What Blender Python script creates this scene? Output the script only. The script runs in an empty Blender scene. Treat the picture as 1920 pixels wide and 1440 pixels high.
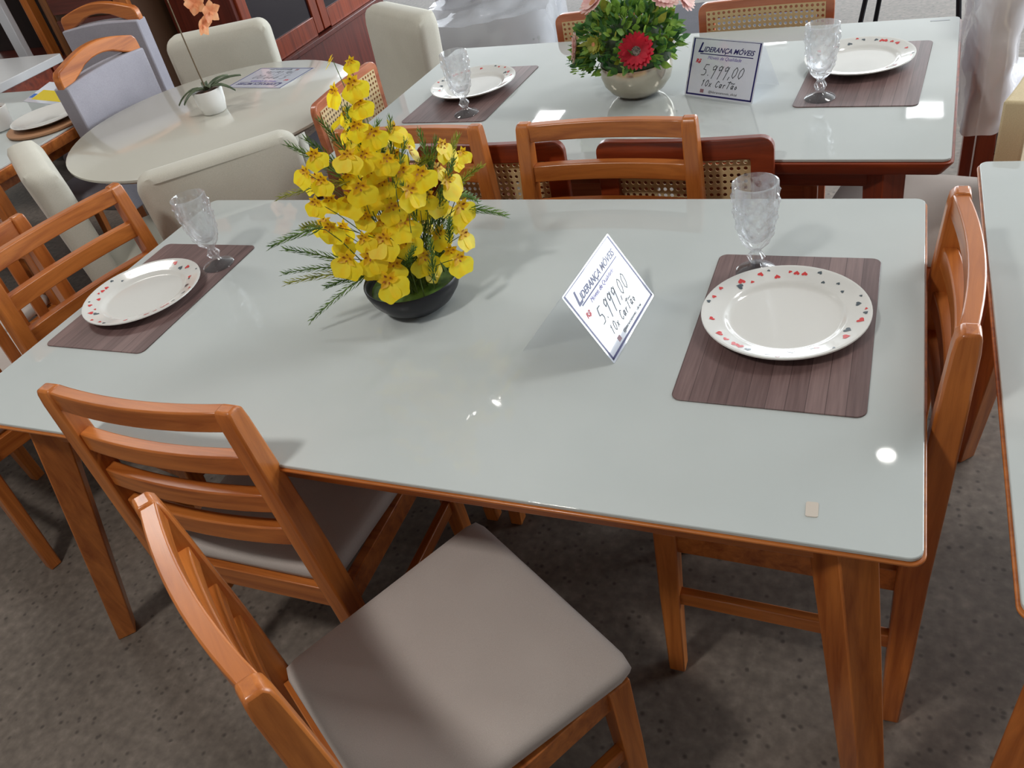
import bpy, math, random
from mathutils import Vector, Matrix, noise
random.seed(11)
PI = math.pi
S = bpy.context.scene
COL = S.collection
TZ = 0.77            # table height
CZ = 1.639           # camera height

# ------------------------------------------------------------------ materials
def nodes(name):
    m = bpy.data.materials.new(name); m.use_nodes = True
    nt = m.node_tree
    return m, nt, nt.nodes['Principled BSDF']

def mat(name, col, rough=.5, metal=0., spec=.5, coat=0., trans=0., ior=1.45, sheen=0., emit=None, estr=0.):
    m, nt, b = nodes(name)
    b.inputs['Base Color'].default_value = (*col, 1)
    b.inputs['Roughness'].default_value = rough
    b.inputs['Metallic'].default_value = metal
    b.inputs['Specular IOR Level'].default_value = spec
    b.inputs['Coat Weight'].default_value = coat
    b.inputs['Coat Roughness'].default_value = .05
    b.inputs['Transmission Weight'].default_value = trans
    b.inputs['IOR'].default_value = ior
    b.inputs['Sheen Weight'].default_value = sheen
    if emit:
        b.inputs['Emission Color'].default_value = (*emit, 1)
        b.inputs['Emission Strength'].default_value = estr
    return m

def srgb(r, g, b):
    f = lambda c: ((c/255+.055)/1.055)**2.4 if c > 10 else c/255/12.92
    return (f(r), f(g), f(b))

def add(nt, t, **kw):
    n = nt.nodes.new(t)
    for k, v in kw.items(): setattr(n, k, v)
    return n

def ramp(nt, src, stops):
    r = add(nt, 'ShaderNodeValToRGB')
    e = r.color_ramp.elements
    e[0].position, e[0].color = stops[0][0], (*stops[0][1], 1)
    e[1].position, e[1].color = stops[-1][0], (*stops[-1][1], 1)
    for p, c in stops[1:-1]:
        x = e.new(p); x.color = (*c, 1)
    nt.links.new(src, r.inputs[0])
    return r

def wood(name, dark, light, axis, rough=.32, coat=.25, k=1.):
    m, nt, b = nodes(name)
    tc = add(nt, 'ShaderNodeTexCoord'); mp = add(nt, 'ShaderNodeMapping')
    sc = [38*k, 38*k, 38*k]; sc['xyz'.index(axis)] = 2.2*k
    mp.inputs['Scale'].default_value = sc
    nz = add(nt, 'ShaderNodeTexNoise'); nz.inputs['Scale'].default_value = 1.; nz.inputs['Detail'].default_value = 6
    nz.inputs['Roughness'].default_value = .62; nz.inputs['Distortion'].default_value = .5
    nt.links.new(tc.outputs['Object'], mp.inputs[0]); nt.links.new(mp.outputs[0], nz.inputs[0])
    mid = tuple((a+c)/2 for a, c in zip(dark, light))
    r = ramp(nt, nz.outputs[0], [(.3, dark), (.5, mid), (.72, light)])
    nt.links.new(r.outputs[0], b.inputs['Base Color'])
    b.inputs['Roughness'].default_value = rough
    b.inputs['Coat Weight'].default_value = coat; b.inputs['Coat Roughness'].default_value = .15
    return m

def fabric(name, c1, c2, scale=900, bump=.15, rough=.9):
    m, nt, b = nodes(name)
    tc = add(nt, 'ShaderNodeTexCoord')
    nz = add(nt, 'ShaderNodeTexNoise'); nz.inputs['Scale'].default_value = scale; nz.inputs['Detail'].default_value = 2
    nt.links.new(tc.outputs['Object'], nz.inputs[0])
    n2 = add(nt, 'ShaderNodeTexNoise'); n2.inputs['Scale'].default_value = 7; nt.links.new(tc.outputs['Object'], n2.inputs[0])
    mx = add(nt, 'ShaderNodeMix', data_type='FLOAT'); mx.inputs[0].default_value = .35
    nt.links.new(nz.outputs[0], mx.inputs[2]); nt.links.new(n2.outputs[0], mx.inputs[3])
    r = ramp(nt, mx.outputs[0], [(.35, c1), (.65, c2)])
    nt.links.new(r.outputs[0], b.inputs['Base Color'])
    bp = add(nt, 'ShaderNodeBump'); bp.inputs['Strength'].default_value = bump; bp.inputs['Distance'].default_value = .001
    nt.links.new(nz.outputs[0], bp.inputs['Height']); nt.links.new(bp.outputs[0], b.inputs['Normal'])
    b.inputs['Roughness'].default_value = rough; b.inputs['Specular IOR Level'].default_value = .2
    b.inputs['Sheen Weight'].default_value = .15
    return m

OR_D, OR_L = srgb(150, 76, 28), srgb(212, 128, 60)
W = {a: wood('orange wood grain '+a, OR_D, OR_L, a) for a in 'xyz'}
RD_D, RD_L = srgb(104, 38, 18), srgb(158, 68, 36)
WR = {a: wood('red brown wood grain '+a, RD_D, RD_L, a) for a in 'xyz'}
CA_D, CA_L = srgb(172, 92, 58), srgb(206, 130, 92)
WC = {a: wood('salmon wood grain '+a, CA_D, CA_L, a) for a in 'xyz'}
DK_D, DK_L = srgb(72, 26, 18), srgb(112, 46, 32)
WD = {a: wood('dark cherry wood grain '+a, DK_D, DK_L, a, rough=.4) for a in 'xyz'}
BR_D, BR_L = srgb(84, 50, 26), srgb(150, 92, 44)
WB = {a: wood('brown shelf wood grain '+a, BR_D, BR_L, a, rough=.5) for a in 'xyz'}

def glass_top_mat():
    m, nt, b = nodes('back painted white glass')
    tc = add(nt, 'ShaderNodeTexCoord')
    nz = add(nt, 'ShaderNodeTexNoise'); nz.inputs['Scale'].default_value = 3.; nz.inputs['Detail'].default_value = 3
    nt.links.new(tc.outputs['Object'], nz.inputs[0])
    r = ramp(nt, nz.outputs[0], [(.3, srgb(190, 197, 196)), (.7, srgb(198, 204, 203))])
    nt.links.new(r.outputs[0], b.inputs['Base Color'])
    b.inputs['Roughness'].default_value = .06; b.inputs['IOR'].default_value = 1.5
    n2 = add(nt, 'ShaderNodeTexNoise'); n2.inputs['Scale'].default_value = 14; n2.inputs['Detail'].default_value = 5
    nt.links.new(tc.outputs['Object'], n2.inputs[0])
    r2 = ramp(nt, n2.outputs[0], [(.35, (.015,)*3), (.75, (.05,)*3)])
    nt.links.new(r2.outputs[0], b.inputs['Roughness'])
    return m
GLASS_TOP = glass_top_mat()
CREAM_TOP = mat('cream lacquered top', srgb(205, 203, 192), .16, coat=.3)
SEAT_FAB = fabric('greige seat fabric', srgb(182, 172, 166), srgb(196, 187, 181))
CREAM_FAB = fabric('cream upholstery fabric', srgb(196, 193, 180), srgb(210, 207, 195), scale=500)
GREY_FAB = fabric('blue grey upholstery fabric', srgb(150, 148, 158), srgb(172, 169, 180), scale=700)
CANE = mat('woven cane straw', srgb(222, 196, 148), .55)
BLACK_CERAMIC = mat('matte black ceramic', srgb(30, 30, 36), .38, spec=.4)
WHITE_CERAMIC = mat('white glazed ceramic', srgb(226, 226, 222), .12, coat=.5)
POT_WHITE = mat('white plastic pot', srgb(230, 230, 228), .35)
SOIL = fabric('brown potting bark', srgb(70, 44, 30), srgb(126, 84, 60), scale=90, bump=1.)
HEART_RED = mat('red heart print', srgb(216, 66, 66), .15, coat=.5)
HEART_GREY = mat('blue grey heart print', srgb(84, 96, 104), .15, coat=.5)
YEL = None
def petal(name, c1, c2, scale=20, rough=.5, trans=.25):
    m, nt, b = nodes(name)
    tc = add(nt, 'ShaderNodeTexCoord')
    nz = add(nt, 'ShaderNodeTexNoise'); nz.inputs['Scale'].default_value = scale; nz.inputs['Detail'].default_value = 4
    nt.links.new(tc.outputs['Object'], nz.inputs[0])
    r = ramp(nt, nz.outputs[0], [(.35, c1), (.65, c2)])
    nt.links.new(r.outputs[0], b.inputs['Base Color'])
    b.inputs['Roughness'].default_value = rough
    tr = add(nt, 'ShaderNodeBsdfTranslucent'); nt.links.new(r.outputs[0], tr.inputs[0])
    mx = add(nt, 'ShaderNodeMixShader'); mx.inputs[0].default_value = trans
    out = nt.nodes['Material Output']
    nt.links.new(b.outputs[0], mx.inputs[1]); nt.links.new(tr.outputs[0], mx.inputs[2]); nt.links.new(mx.outputs[0], out.inputs[0])
    return m
YEL = petal('yellow petal', srgb(255, 224, 12), srgb(255, 240, 60), 60, trans=.42)
YEL2 = petal('ochre petal', srgb(226, 176, 14), srgb(250, 214, 30), 90, trans=.42)
BROWN_SPOT = mat('rust brown petal markings', srgb(150, 86, 14), .6)
LEAF = petal('fern green', srgb(66, 104, 44), srgb(122, 156, 74), 40, trans=.2)
LEAF_Y = petal('yellow green fern', srgb(128, 140, 40), srgb(176, 176, 70), 40, trans=.2)
LEAF_G = petal('bright green leaves', srgb(84, 132, 52), srgb(160, 196, 84), 30, trans=.25)
LEAF_D = petal('deep green leaves', srgb(46, 92, 50), srgb(96, 144, 78), 30, trans=.2)
STRAP = petal('dark orchid leaf', srgb(62, 78, 54), srgb(104, 116, 88), 25, trans=.1)
STEM = mat('green stem', srgb(84, 104, 50), .6)
STEM_B = mat('brown orchid stem', srgb(104, 88, 66), .6)
RED_P = petal('crimson petal', srgb(176, 8, 38), srgb(214, 28, 58), 40)
PINK_P = petal('pale pink petal', srgb(238, 186, 184), srgb(250, 222, 214), 40)
PEACH_P = petal('peach petal', srgb(232, 150, 104), srgb(250, 190, 140), 30, trans=.4)
GER_C = fabric('gerbera eye', srgb(46, 40, 40), srgb(170, 160, 150), scale=300, bump=1.)
PINK_C = fabric('yellow pink gerbera eye', srgb(190, 120, 90), srgb(226, 170, 120), scale=300, bump=1.)
SILVER = mat('champagne metallic bowl', srgb(206, 198, 182), .16, metal=.75)
PAPER = mat('white card in plastic sleeve', srgb(230, 236, 250), .18, coat=1.0)
PAPER.node_tree.nodes['Principled BSDF'].inputs['Coat IOR'].default_value = 2.0
NAVY = mat('navy ink', srgb(40, 38, 104), .3)
PURPLE = mat('purple ink', srgb(112, 96, 178), .3)
INK = mat('grey marker ink', srgb(70, 76, 84), .4)
RED_INK = mat('red ink', srgb(200, 48, 60), .4)
MAUVE_INK = mat('mauve icon ink', srgb(150, 110, 120), .4)
PALE_FILM = None

def film_mat(name, tint, mixw, rough=.12):
    m, nt, b = nodes(name)
    b.inputs['Base Color'].default_value = (*tint, 1); b.inputs['Roughness'].default_value = rough
    b.inputs['Specular IOR Level'].default_value = .9
    tp = add(nt, 'ShaderNodeBsdfTransparent'); tp.inputs[0].default_value = (.97, .97, .98, 1)
    mx = add(nt, 'ShaderNodeMixShader'); mx.inputs[0].default_value = mixw
    nt.links.new(tp.outputs[0], mx.inputs[1]); nt.links.new(b.outputs[0], mx.inputs[2])
    nt.links.new(mx.outputs[0], nt.nodes['Material Output'].inputs[0])
    return m
FILM = film_mat('clear plastic wrap', srgb(232, 234, 240), .42, .06)
FILM_D = film_mat('cloudy plastic wrap', srgb(244, 244, 250), .8, .08)

def crystal():
    m = bpy.data.materials.new('pressed clear glass'); m.use_nodes = True
    nt = m.node_tree; nt.nodes.remove(nt.nodes['Principled BSDF'])
    tp = add(nt, 'ShaderNodeBsdfTransparent'); tp.inputs[0].default_value = (.985, .99, 1, 1)
    df = add(nt, 'ShaderNodeBsdfTranslucent'); df.inputs[0].default_value = (.94, .96, 1, 1)
    d2 = add(nt, 'ShaderNodeBsdfDiffuse'); d2.inputs[0].default_value = (.94, .96, 1, 1)
    gs = add(nt, 'ShaderNodeBsdfGlossy'); gs.inputs['Roughness'].default_value = .06
    md = add(nt, 'ShaderNodeMixShader'); nt.links.new(df.outputs[0], md.inputs[1]); nt.links.new(d2.outputs[0], md.inputs[2])
    lw = add(nt, 'ShaderNodeLayerWeight'); lw.inputs[0].default_value = .28
    k1 = add(nt, 'ShaderNodeMath', operation='MULTIPLY_ADD'); k1.inputs[1].default_value = .30; k1.inputs[2].default_value = .045
    nt.links.new(lw.outputs['Facing'], k1.inputs[0])
    m1 = add(nt, 'ShaderNodeMixShader'); nt.links.new(k1.outputs[0], m1.inputs[0])
    nt.links.new(tp.outputs[0], m1.inputs[1]); nt.links.new(md.outputs[0], m1.inputs[2])
    k2 = add(nt, 'ShaderNodeMath', operation='MULTIPLY_ADD'); k2.inputs[1].default_value = .35; k2.inputs[2].default_value = .05
    nt.links.new(lw.outputs['Facing'], k2.inputs[0])
    gl = add(nt, 'ShaderNodeBsdfGlass'); gl.inputs['Roughness'].default_value = .03; gl.inputs['IOR'].default_value = 1.3
    m4 = add(nt, 'ShaderNodeMixShader'); m4.inputs[0].default_value = .2
    nt.links.new(m1.outputs[0], m4.inputs[1]); nt.links.new(gl.outputs[0], m4.inputs[2]); m1 = m4
    m2 = add(nt, 'ShaderNodeMixShader')
    nt.links.new(k2.outputs[0], m2.inputs[0]); nt.links.new(m1.outputs[0], m2.inputs[1]); nt.links.new(gs.outputs[0], m2.inputs[2])
    nt.links.new(m2.outputs[0], nt.nodes['Material Output'].inputs[0])
    return m
CRYSTAL = crystal()

def mat_placemat():
    m, nt, b = nodes('wood plank print placemat')
    tc = add(nt, 'ShaderNodeTexCoord'); sp = add(nt, 'ShaderNodeSeparateXYZ')
    nt.links.new(tc.outputs['Object'], sp.inputs[0])
    mu = add(nt, 'ShaderNodeMath', operation='MULTIPLY'); mu.inputs[1].default_value = 35.
    nt.links.new(sp.outputs[0], mu.inputs[0])
    fl = add(nt, 'ShaderNodeMath', operation='FLOOR'); nt.links.new(mu.outputs[0], fl.inputs[0])
    wn = add(nt, 'ShaderNodeTexWhiteNoise', noise_dimensions='1D'); nt.links.new(fl.outputs[0], wn.inputs['W'])
    mp = add(nt, 'ShaderNodeMapping'); mp.inputs['Scale'].default_value = (180, 9, 1)
    nt.links.new(tc.outputs['Object'], mp.inputs[0])
    nz = add(nt, 'ShaderNodeTexNoise'); nz.inputs['Scale'].default_value = 1; nz.inputs['Detail'].default_value = 5
    nt.links.new(mp.outputs[0], nz.inputs[0])
    mx = add(nt, 'ShaderNodeMix', data_type='FLOAT'); mx.inputs[0].default_value = .68
    nt.links.new(wn.outputs[0], mx.inputs[2]); nt.links.new(nz.outputs[0], mx.inputs[3])
    r = ramp(nt, mx.outputs[0], [(.2, srgb(92, 70, 68)), (.5, srgb(116, 92, 90)), (.8, srgb(138, 114, 110))])
    fr = add(nt, 'ShaderNodeMath', operation='FRACT'); nt.links.new(mu.outputs[0], fr.inputs[0])
    lt = add(nt, 'ShaderNodeMath', operation='LESS_THAN'); lt.inputs[1].default_value = .045; nt.links.new(fr.outputs[0], lt.inputs[0])
    m2 = add(nt, 'ShaderNodeMix', data_type='RGBA'); nt.links.new(lt.outputs[0], m2.inputs[0])
    nt.links.new(r.outputs[0], m2.inputs[6]); m2.inputs[7].default_value = (*srgb(84, 64, 62), 1)
    nt.links.new(m2.outputs[2], b.inputs['Base Color'])
    b.inputs['Roughness'].default_value = .42
    return m
MAT_PLACEMAT = mat_placemat()

def mat_floor():
    m, nt, b = nodes('grey brown terrazzo floor')
    tc = add(nt, 'ShaderNodeTexCoord')
    v = add(nt, 'ShaderNodeTexVoronoi'); v.inputs['Scale'].default_value = 48; nt.links.new(tc.outputs['Object'], v.inputs[0])
    n1 = add(nt, 'ShaderNodeTexNoise'); n1.inputs['Scale'].default_value = 42; n1.inputs['Detail'].default_value = 4; nt.links.new(tc.outputs['Object'], n1.inputs[0])
    n2 = add(nt, 'ShaderNodeTexNoise'); n2.inputs['Scale'].default_value = 2.2; n2.inputs['Detail'].default_value = 4; nt.links.new(tc.outputs['Object'], n2.inputs[0])
    r1 = ramp(nt, n1.outputs[0], [(.3, srgb(106, 97, 89)), (.55, srgb(122, 112, 103)), (.75, srgb(137, 127, 117))])
    r2 = ramp(nt, n2.outputs[0], [(.3, (.78,)*3), (.7, (1.05,)*3)])
    r3 = ramp(nt, v.outputs['Distance'], [(.12, (.5,)*3), (.34, (1,)*3)])
    wn = add(nt, 'ShaderNodeMath', operation='GREATER_THAN'); wn.inputs[1].default_value = .6
    sx = add(nt, 'ShaderNodeSeparateColor'); nt.links.new(v.outputs['Color'], sx.inputs[0]); nt.links.new(sx.outputs[0], wn.inputs[0])
    a = add(nt, 'ShaderNodeMix', data_type='RGBA', blend_type='MULTIPLY'); a.inputs[0].default_value = 1
    nt.links.new(r1.outputs[0], a.inputs[6]); nt.links.new(r2.outputs[0], a.inputs[7])
    c = add(nt, 'ShaderNodeMix', data_type='RGBA', blend_type='MULTIPLY'); nt.links.new(wn.outputs[0], c.inputs[0])
    nt.links.new(a.outputs[2], c.inputs[6]); nt.links.new(r3.outputs[0], c.inputs[7])
    nt.links.new(c.outputs[2], b.inputs['Base Color'])
    b.inputs['Roughness'].default_value = .55; b.inputs['Specular IOR Level'].default_value = .3
    return m

# ------------------------------------------------------------------ mesh builder
class MB:
    def __init__(s): s.v = []; s.f = []; s.m = []; s.mi = 0
    def vert(s, p): s.v.append(tuple(p)); return len(s.v)-1
    def face(s, idx): s.f.append(tuple(idx)); s.m.append(s.mi)
    def loft(s, rings, cap=True, closed=True):
        base = []
        for r in rings: base.append([s.vert(p) for p in r])
        n = len(base[0])
        for a, b in zip(base, base[1:]):
            for i in range(n if closed else n-1):
                j = (i+1) % n
                s.face((a[i], a[j], b[j], b[i]))
        if cap:
            s.face(tuple(reversed(base[0]))); s.face(tuple(base[-1]))
        return base
    def box(s, c, d, rz=0):
        x, y, z = c; a, b, h = d[0]/2, d[1]/2, d[2]/2
        cs, sn = math.cos(rz), math.sin(rz)
        r = lambda px, py, pz: (x+px*cs-py*sn, y+px*sn+py*cs, z+pz)
        s.loft([[r(-a, -b, k), r(a, -b, k), r(a, b, k), r(-a, b, k)] for k in (-h, h)])
    def beam(s, p0, p1, w, d, w1=None, d1=None, up=(0, 0, 1), rot=0):
        """bar from p0 to p1, section w (side) x d (depth)"""
        p0, p1 = Vector(p0), Vector(p1); t = (p1-p0).normalized(); u = Vector(up)
        if abs(t.dot(u)) > .95: u = Vector((0, 1, 0))
        sd = t.cross(u).normalized(); dp = sd.cross(t).normalized()
        if rot:
            q = Matrix.Rotation(rot, 3, t); sd = q @ sd; dp = q @ dp
        w1 = w if w1 is None else w1; d1 = d if d1 is None else d1
        R = []
        for p, a, b in ((p0, w, d), (p1, w1, d1)):
            R.append([p+sd*(-a/2)+dp*(-b/2), p+sd*(a/2)+dp*(-b/2), p+sd*(a/2)+dp*(b/2), p+sd*(-a/2)+dp*(b/2)])
        s.loft(R)
    def post(s, st):
        """st: list of (x,y,z,w,d) stations, axis aligned rectangular section"""
        s.loft([[(x-w/2, y-d/2, z), (x+w/2, y-d/2, z), (x+w/2, y+d/2, z), (x-w/2, y+d/2, z)] for x, y, z, w, d in st])
    def railx(s, st):
        """st: list of (x,y,z,t,h): rail running along x, thickness t in y, height h in z"""
        s.loft([[(x, y-t/2, z-h/2), (x, y+t/2, z-h/2), (x, y+t/2, z+h/2), (x, y-t/2, z+h/2)] for x, y, z, t, h in st])
    def prism(s, poly, z0, z1):
        s.loft([[(x, y, z0) for x, y in poly], [(x, y, z1) for x, y in poly]])
    def prism_y(s, poly, y0, y1):
        s.loft([[(x, y0, z) for x, z in poly], [(x, y1, z) for x, z in poly]])
    def lathe(s, prof, n=40, c=(0, 0, 0), cap=False):
        rings = []
        for r, z in prof:
            rings.append([(c[0]+max(r, 1e-5)*math.cos(2*PI*i/n), c[1]+max(r, 1e-5)*math.sin(2*PI*i/n), c[2]+z) for i in range(n)])
        s.loft(rings, cap=cap)
    def tube(s, pts, r, n=6, r1=None):
        pts = [Vector(p) for p in pts]; r1 = r if r1 is None else r1
        rings = []; ref = Vector((.3, .2, 1)).normalized()
        for i, p in enumerate(pts):
            t = (pts[min(i+1, len(pts)-1)]-pts[max(i-1, 0)]).normalized()
            a = t.cross(ref)
            if a.length < 1e-3: a = t.cross(Vector((1, 0, 0)))
            a.normalize(); b = t.cross(a)
            rr = r+(r1-r)*i/max(1, len(pts)-1)
            rings.append([p+(a*math.cos(2*PI*k/n)+b*math.sin(2*PI*k/n))*rr for k in range(n)])
        s.loft(rings)
    def build(s, name, mats, parent=None, smooth=False, bevel=0., seg=2, sub=0, angle=40):
        me = bpy.data.meshes.new(name); me.from_pydata(s.v, [], s.f); me.update()
        if not isinstance(mats, (list, tuple)): mats = [mats]
        for q in mats: me.materials.append(q)
        for p, k in zip(me.polygons, s.m): p.material_index = k
        import bmesh
        bm = bmesh.new(); bm.from_mesh(me); bmesh.ops.recalc_face_normals(bm, faces=bm.faces); bm.to_mesh(me); bm.free()
        if smooth or bevel:
            for p in me.polygons: p.use_smooth = True
            me.set_sharp_from_angle(angle=math.radians(angle))
        o = bpy.data.objects.new(name, me); COL.objects.link(o)
        if parent: o.parent = parent
        if bevel:
            b = o.modifiers.new('bevel', 'BEVEL'); b.width = bevel; b.segments = seg; b.limit_method = 'ANGLE'; b.angle_limit = math.radians(35)
            b.harden_normals = False
        if sub:
            b = o.modifiers.new('sub', 'SUBSURF'); b.levels = sub; b.render_levels = sub
        return o

def rrect(w, d, r, n=6, c=(0, 0)):
    out = []
    for cx, cy, a0 in ((w/2-r, d/2-r, 0), (-w/2+r, d/2-r, 90), (-w/2+r, -d/2+r, 180), (w/2-r, -d/2+r, 270)):
        for i in range(n+1):
            a = math.radians(a0+90*i/n); out.append((c[0]+cx+r*math.cos(a), c[1]+cy+r*math.sin(a)))
    return out

def tag(o, label, cat, group=None, kind=None):
    if label: o['label'] = label
    if cat: o['category'] = cat
    if group: o['group'] = group
    if kind: o['kind'] = kind
    return o

def empty(name, loc=(0, 0, 0), rz=0, label=None, cat=None, group=None):
    o = bpy.data.objects.new(name, None); COL.objects.link(o)
    o.location = loc; o.rotation_euler = (0, 0, rz); o.empty_display_size = .1
    return tag(o, label, cat, group)

def copy_tree(src, parent=None):
    c = src.copy(); COL.objects.link(c)
    if parent: c.parent = parent
    for ch in list(src.children): copy_tree(ch, c)
    return c

def place(src, used, loc, rz, label, group=None):
    o = src if not used else copy_tree(src)
    used.append(1)
    o.location = loc; o.rotation_euler = (0, 0, rz); o['label'] = label
    if group: o['group'] = group
    return o

# ------------------------------------------------------------------ setting
def structure(o): o['kind'] = 'structure'; return o
X0, X1, Y0, Y1, H = -8.5, 5.5, -4., 12.5, 3.4
b = MB(); b.box(((X0+X1)/2, (Y0+Y1)/2, -.05), (X1-X0, Y1-Y0, .1)); structure(b.build('floor', mat_floor()))
WALL = mat('painted wall', srgb(196, 192, 186), .8)
CEIL = mat('white ceiling', srgb(214, 214, 212), .8)
b = MB(); b.box(((X0+X1)/2, (Y0+Y1)/2, H+.05), (X1-X0, Y1-Y0, .1)); structure(b.build('ceiling', CEIL))
# back wall with a wide band of windows
b = MB()
b.box(((X0+X1)/2, Y1+.1, .4), (X1-X0, .2, .8)); b.box(((X0+X1)/2, Y1+.1, 3.15), (X1-X0, .2, .5))
for x in (X0+.4, -5.2, -1.8, 1.6, X1-.4): b.box((x, Y1+.1, 1.85), (.5, .2, 2.1))
structure(b.build('wall_back', WALL))
# right wall: open shop front
b = MB()
b.box((X1+.1, 0, H/2), (.2, 8, H)); b.box((X1+.1, 12, H/2), (.2, 1.2, H)); b.box((X1+.1, 7.7, 3.2), (.2, 7.6, .4))
structure(b.build('wall_right', WALL))
b = MB(); b.box((X0-.1, (Y0+Y1)/2, H/2), (.2, Y1-Y0, H)); structure(b.build('wall_left', WALL))
b = MB(); b.box(((X0+X1)/2, Y0-.1, H/2), (X1-X0, .2, H))
structure(b.build('wall_front', WALL))

# ------------------------------------------------------------------ slat-back chair
PY = lambda z: -.235+(.007 if z < .45 else .007-(z-.45)*.044)     # post centre y over height
PX = lambda z: .234-(z/.91)*.039
def make_slat_chair(vertical=False, name='dining_chair'):
    r = empty(name, label='x', cat='chair')
    for sx in (-1, 1):
        p = MB()
        p.post([(sx*PX(z), PY(z), z, w, d) for z, w, d in
                ((0, .034, .034), (.2, .036, .044), (.42, .037, .05), (.6, .036, .048), (.8, .035, .04), (.88, .034, .036))]
               + [(sx*PX(.9), PY(.9), .902, .033, .032), (sx*PX(.91), PY(.91)-.002, .912, .03, .022)])
        p.build('back_post', W['z'], r, bevel=.004)
        l = MB(); l.post([(sx*.224, .19, 0, .032, .034), (sx*.212, .192, .25, .038, .04), (sx*.2, .192, .425, .04, .044)])
        l.build('leg', W['z'], r, bevel=.003)
    f = MB()
    f.box((0, .198, .395), (.38, .022, .055)); f.box((0, -.215, .395), (.39, .022, .055))
    for sx in (-1, 1): f.beam((sx*.2, .19, .395), (sx*.209, -.22, .395), .022, .055)
    f.build('seat_frame', W['x'], r, bevel=.002)
    for sx in (-1, 1):
        q = MB(); q.beam((sx*.212, .185, .235), (sx*.223, -.215, .235), .02, .036); q.build('stretcher', W['y'], r, bevel=.003)
    # seat cushion: tapered, rounded
    c = MB(); rings = []
    prof = [(.0, .425, -.012), (0, .430, -.003), (0, .445, 0.), (0, .456, -.002), (0, .4625, -.008), (0, .4655, -.022), (0, .4675, -.06), (0, .468, -.14)]
    def outline(off):
        pts = []
        for i in range(96):
            a = 2*PI*i/96
            ca, sa = math.cos(a), math.sin(a)
            k = 26.; rr = (abs(ca)**k+abs(sa)**k)**(-1/k)
            y = .006+(.222+off)*rr*sa
            hw = .224-(.235-y)*.06 + off
            pts.append((hw*rr*ca, y))
        return pts
    for _, z, off in prof: rings.append([(x, y, z) for x, y in outline(off)])
    c.loft(rings); c.build('seat', SEAT_FAB, r, smooth=True, angle=60)
    bow = lambda x: -.016*(1-(x/.2)**2)
    if not vertical:
        for zc, h in ((.888, .041), (.788, .042), (.694, .043), (.606, .045)):
            s_ = MB(); w = PX(zc)-.012
            s_.railx([(w*t, PY(zc)+bow(.2*t), zc, .025, h) for t in [k/6 for k in range(-6, 7)]])
            s_.build('slat', W['x'], r, bevel=.003)
    else:
        for zc, h in ((.885, .05), (.56, .04)):
            s_ = MB(); w = PX(zc)-.012
            s_.railx([(w*t, PY(zc)+bow(.2*t), zc, .019, h) for t in [k/6 for k in range(-6, 7)]])
            s_.build('rail', W['x'], r, bevel=.003)
        for k in range(5):
            x = (k-2)*.062
            s_ = MB(); s_.beam((x, PY(.56)+bow(x), .57), (x, PY(.87)+bow(x), .87), .03, .012); s_.build('spindle', W['z'], r, bevel=.002)
    return r
sc = make_slat_chair(); used = []
rzf = lambda fx, fy: math.atan2(-fx, fy)
G = 'slat-back chairs around the front table'
place(sc, used, (-1.088, .954, 0), 0, 'slat-back chair, back to us, tucked under the near left side of the front table', G)
place(sc, used, (-.598, .62, 0), rzf(.53, .85), 'slat-back chair pulled out at an angle in the foreground, whole greige seat showing', G)
place(sc, used, (-.119, 1.208, 0), PI/2, 'slat-back chair at the right end of the front table, seen edge-on between tables', G)
place(sc, used, (-1.622, 1.217, 0), rzf(.98, -.195), 'slat-back chair at the left end of the front table, behind the left plate', G)
place(sc, used, (-1.10, 1.497, 0), PI, 'slat-back chair on the far side of the front table, behind the yellow flowers', G)
place(sc, used, (-.582, 1.497, 0), PI, 'slat-back chair on the far side of the front table, directly below the silver bowl', G)
place(sc, used, (-2.72, 1.36, 0), PI, 'slat-back chair at the left photo edge beside the pale upholstered chair seen edge-on')
for o in (COL.objects[-1],): pass
vc = make_slat_chair(True)
vc.location = (-2.295, 1.15, 0); vc.rotation_euler = (0, 0, rzf(-.98, .195))
vc['label'] = 'spindle-back chair standing back to back with the chair behind the left plate'

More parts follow.
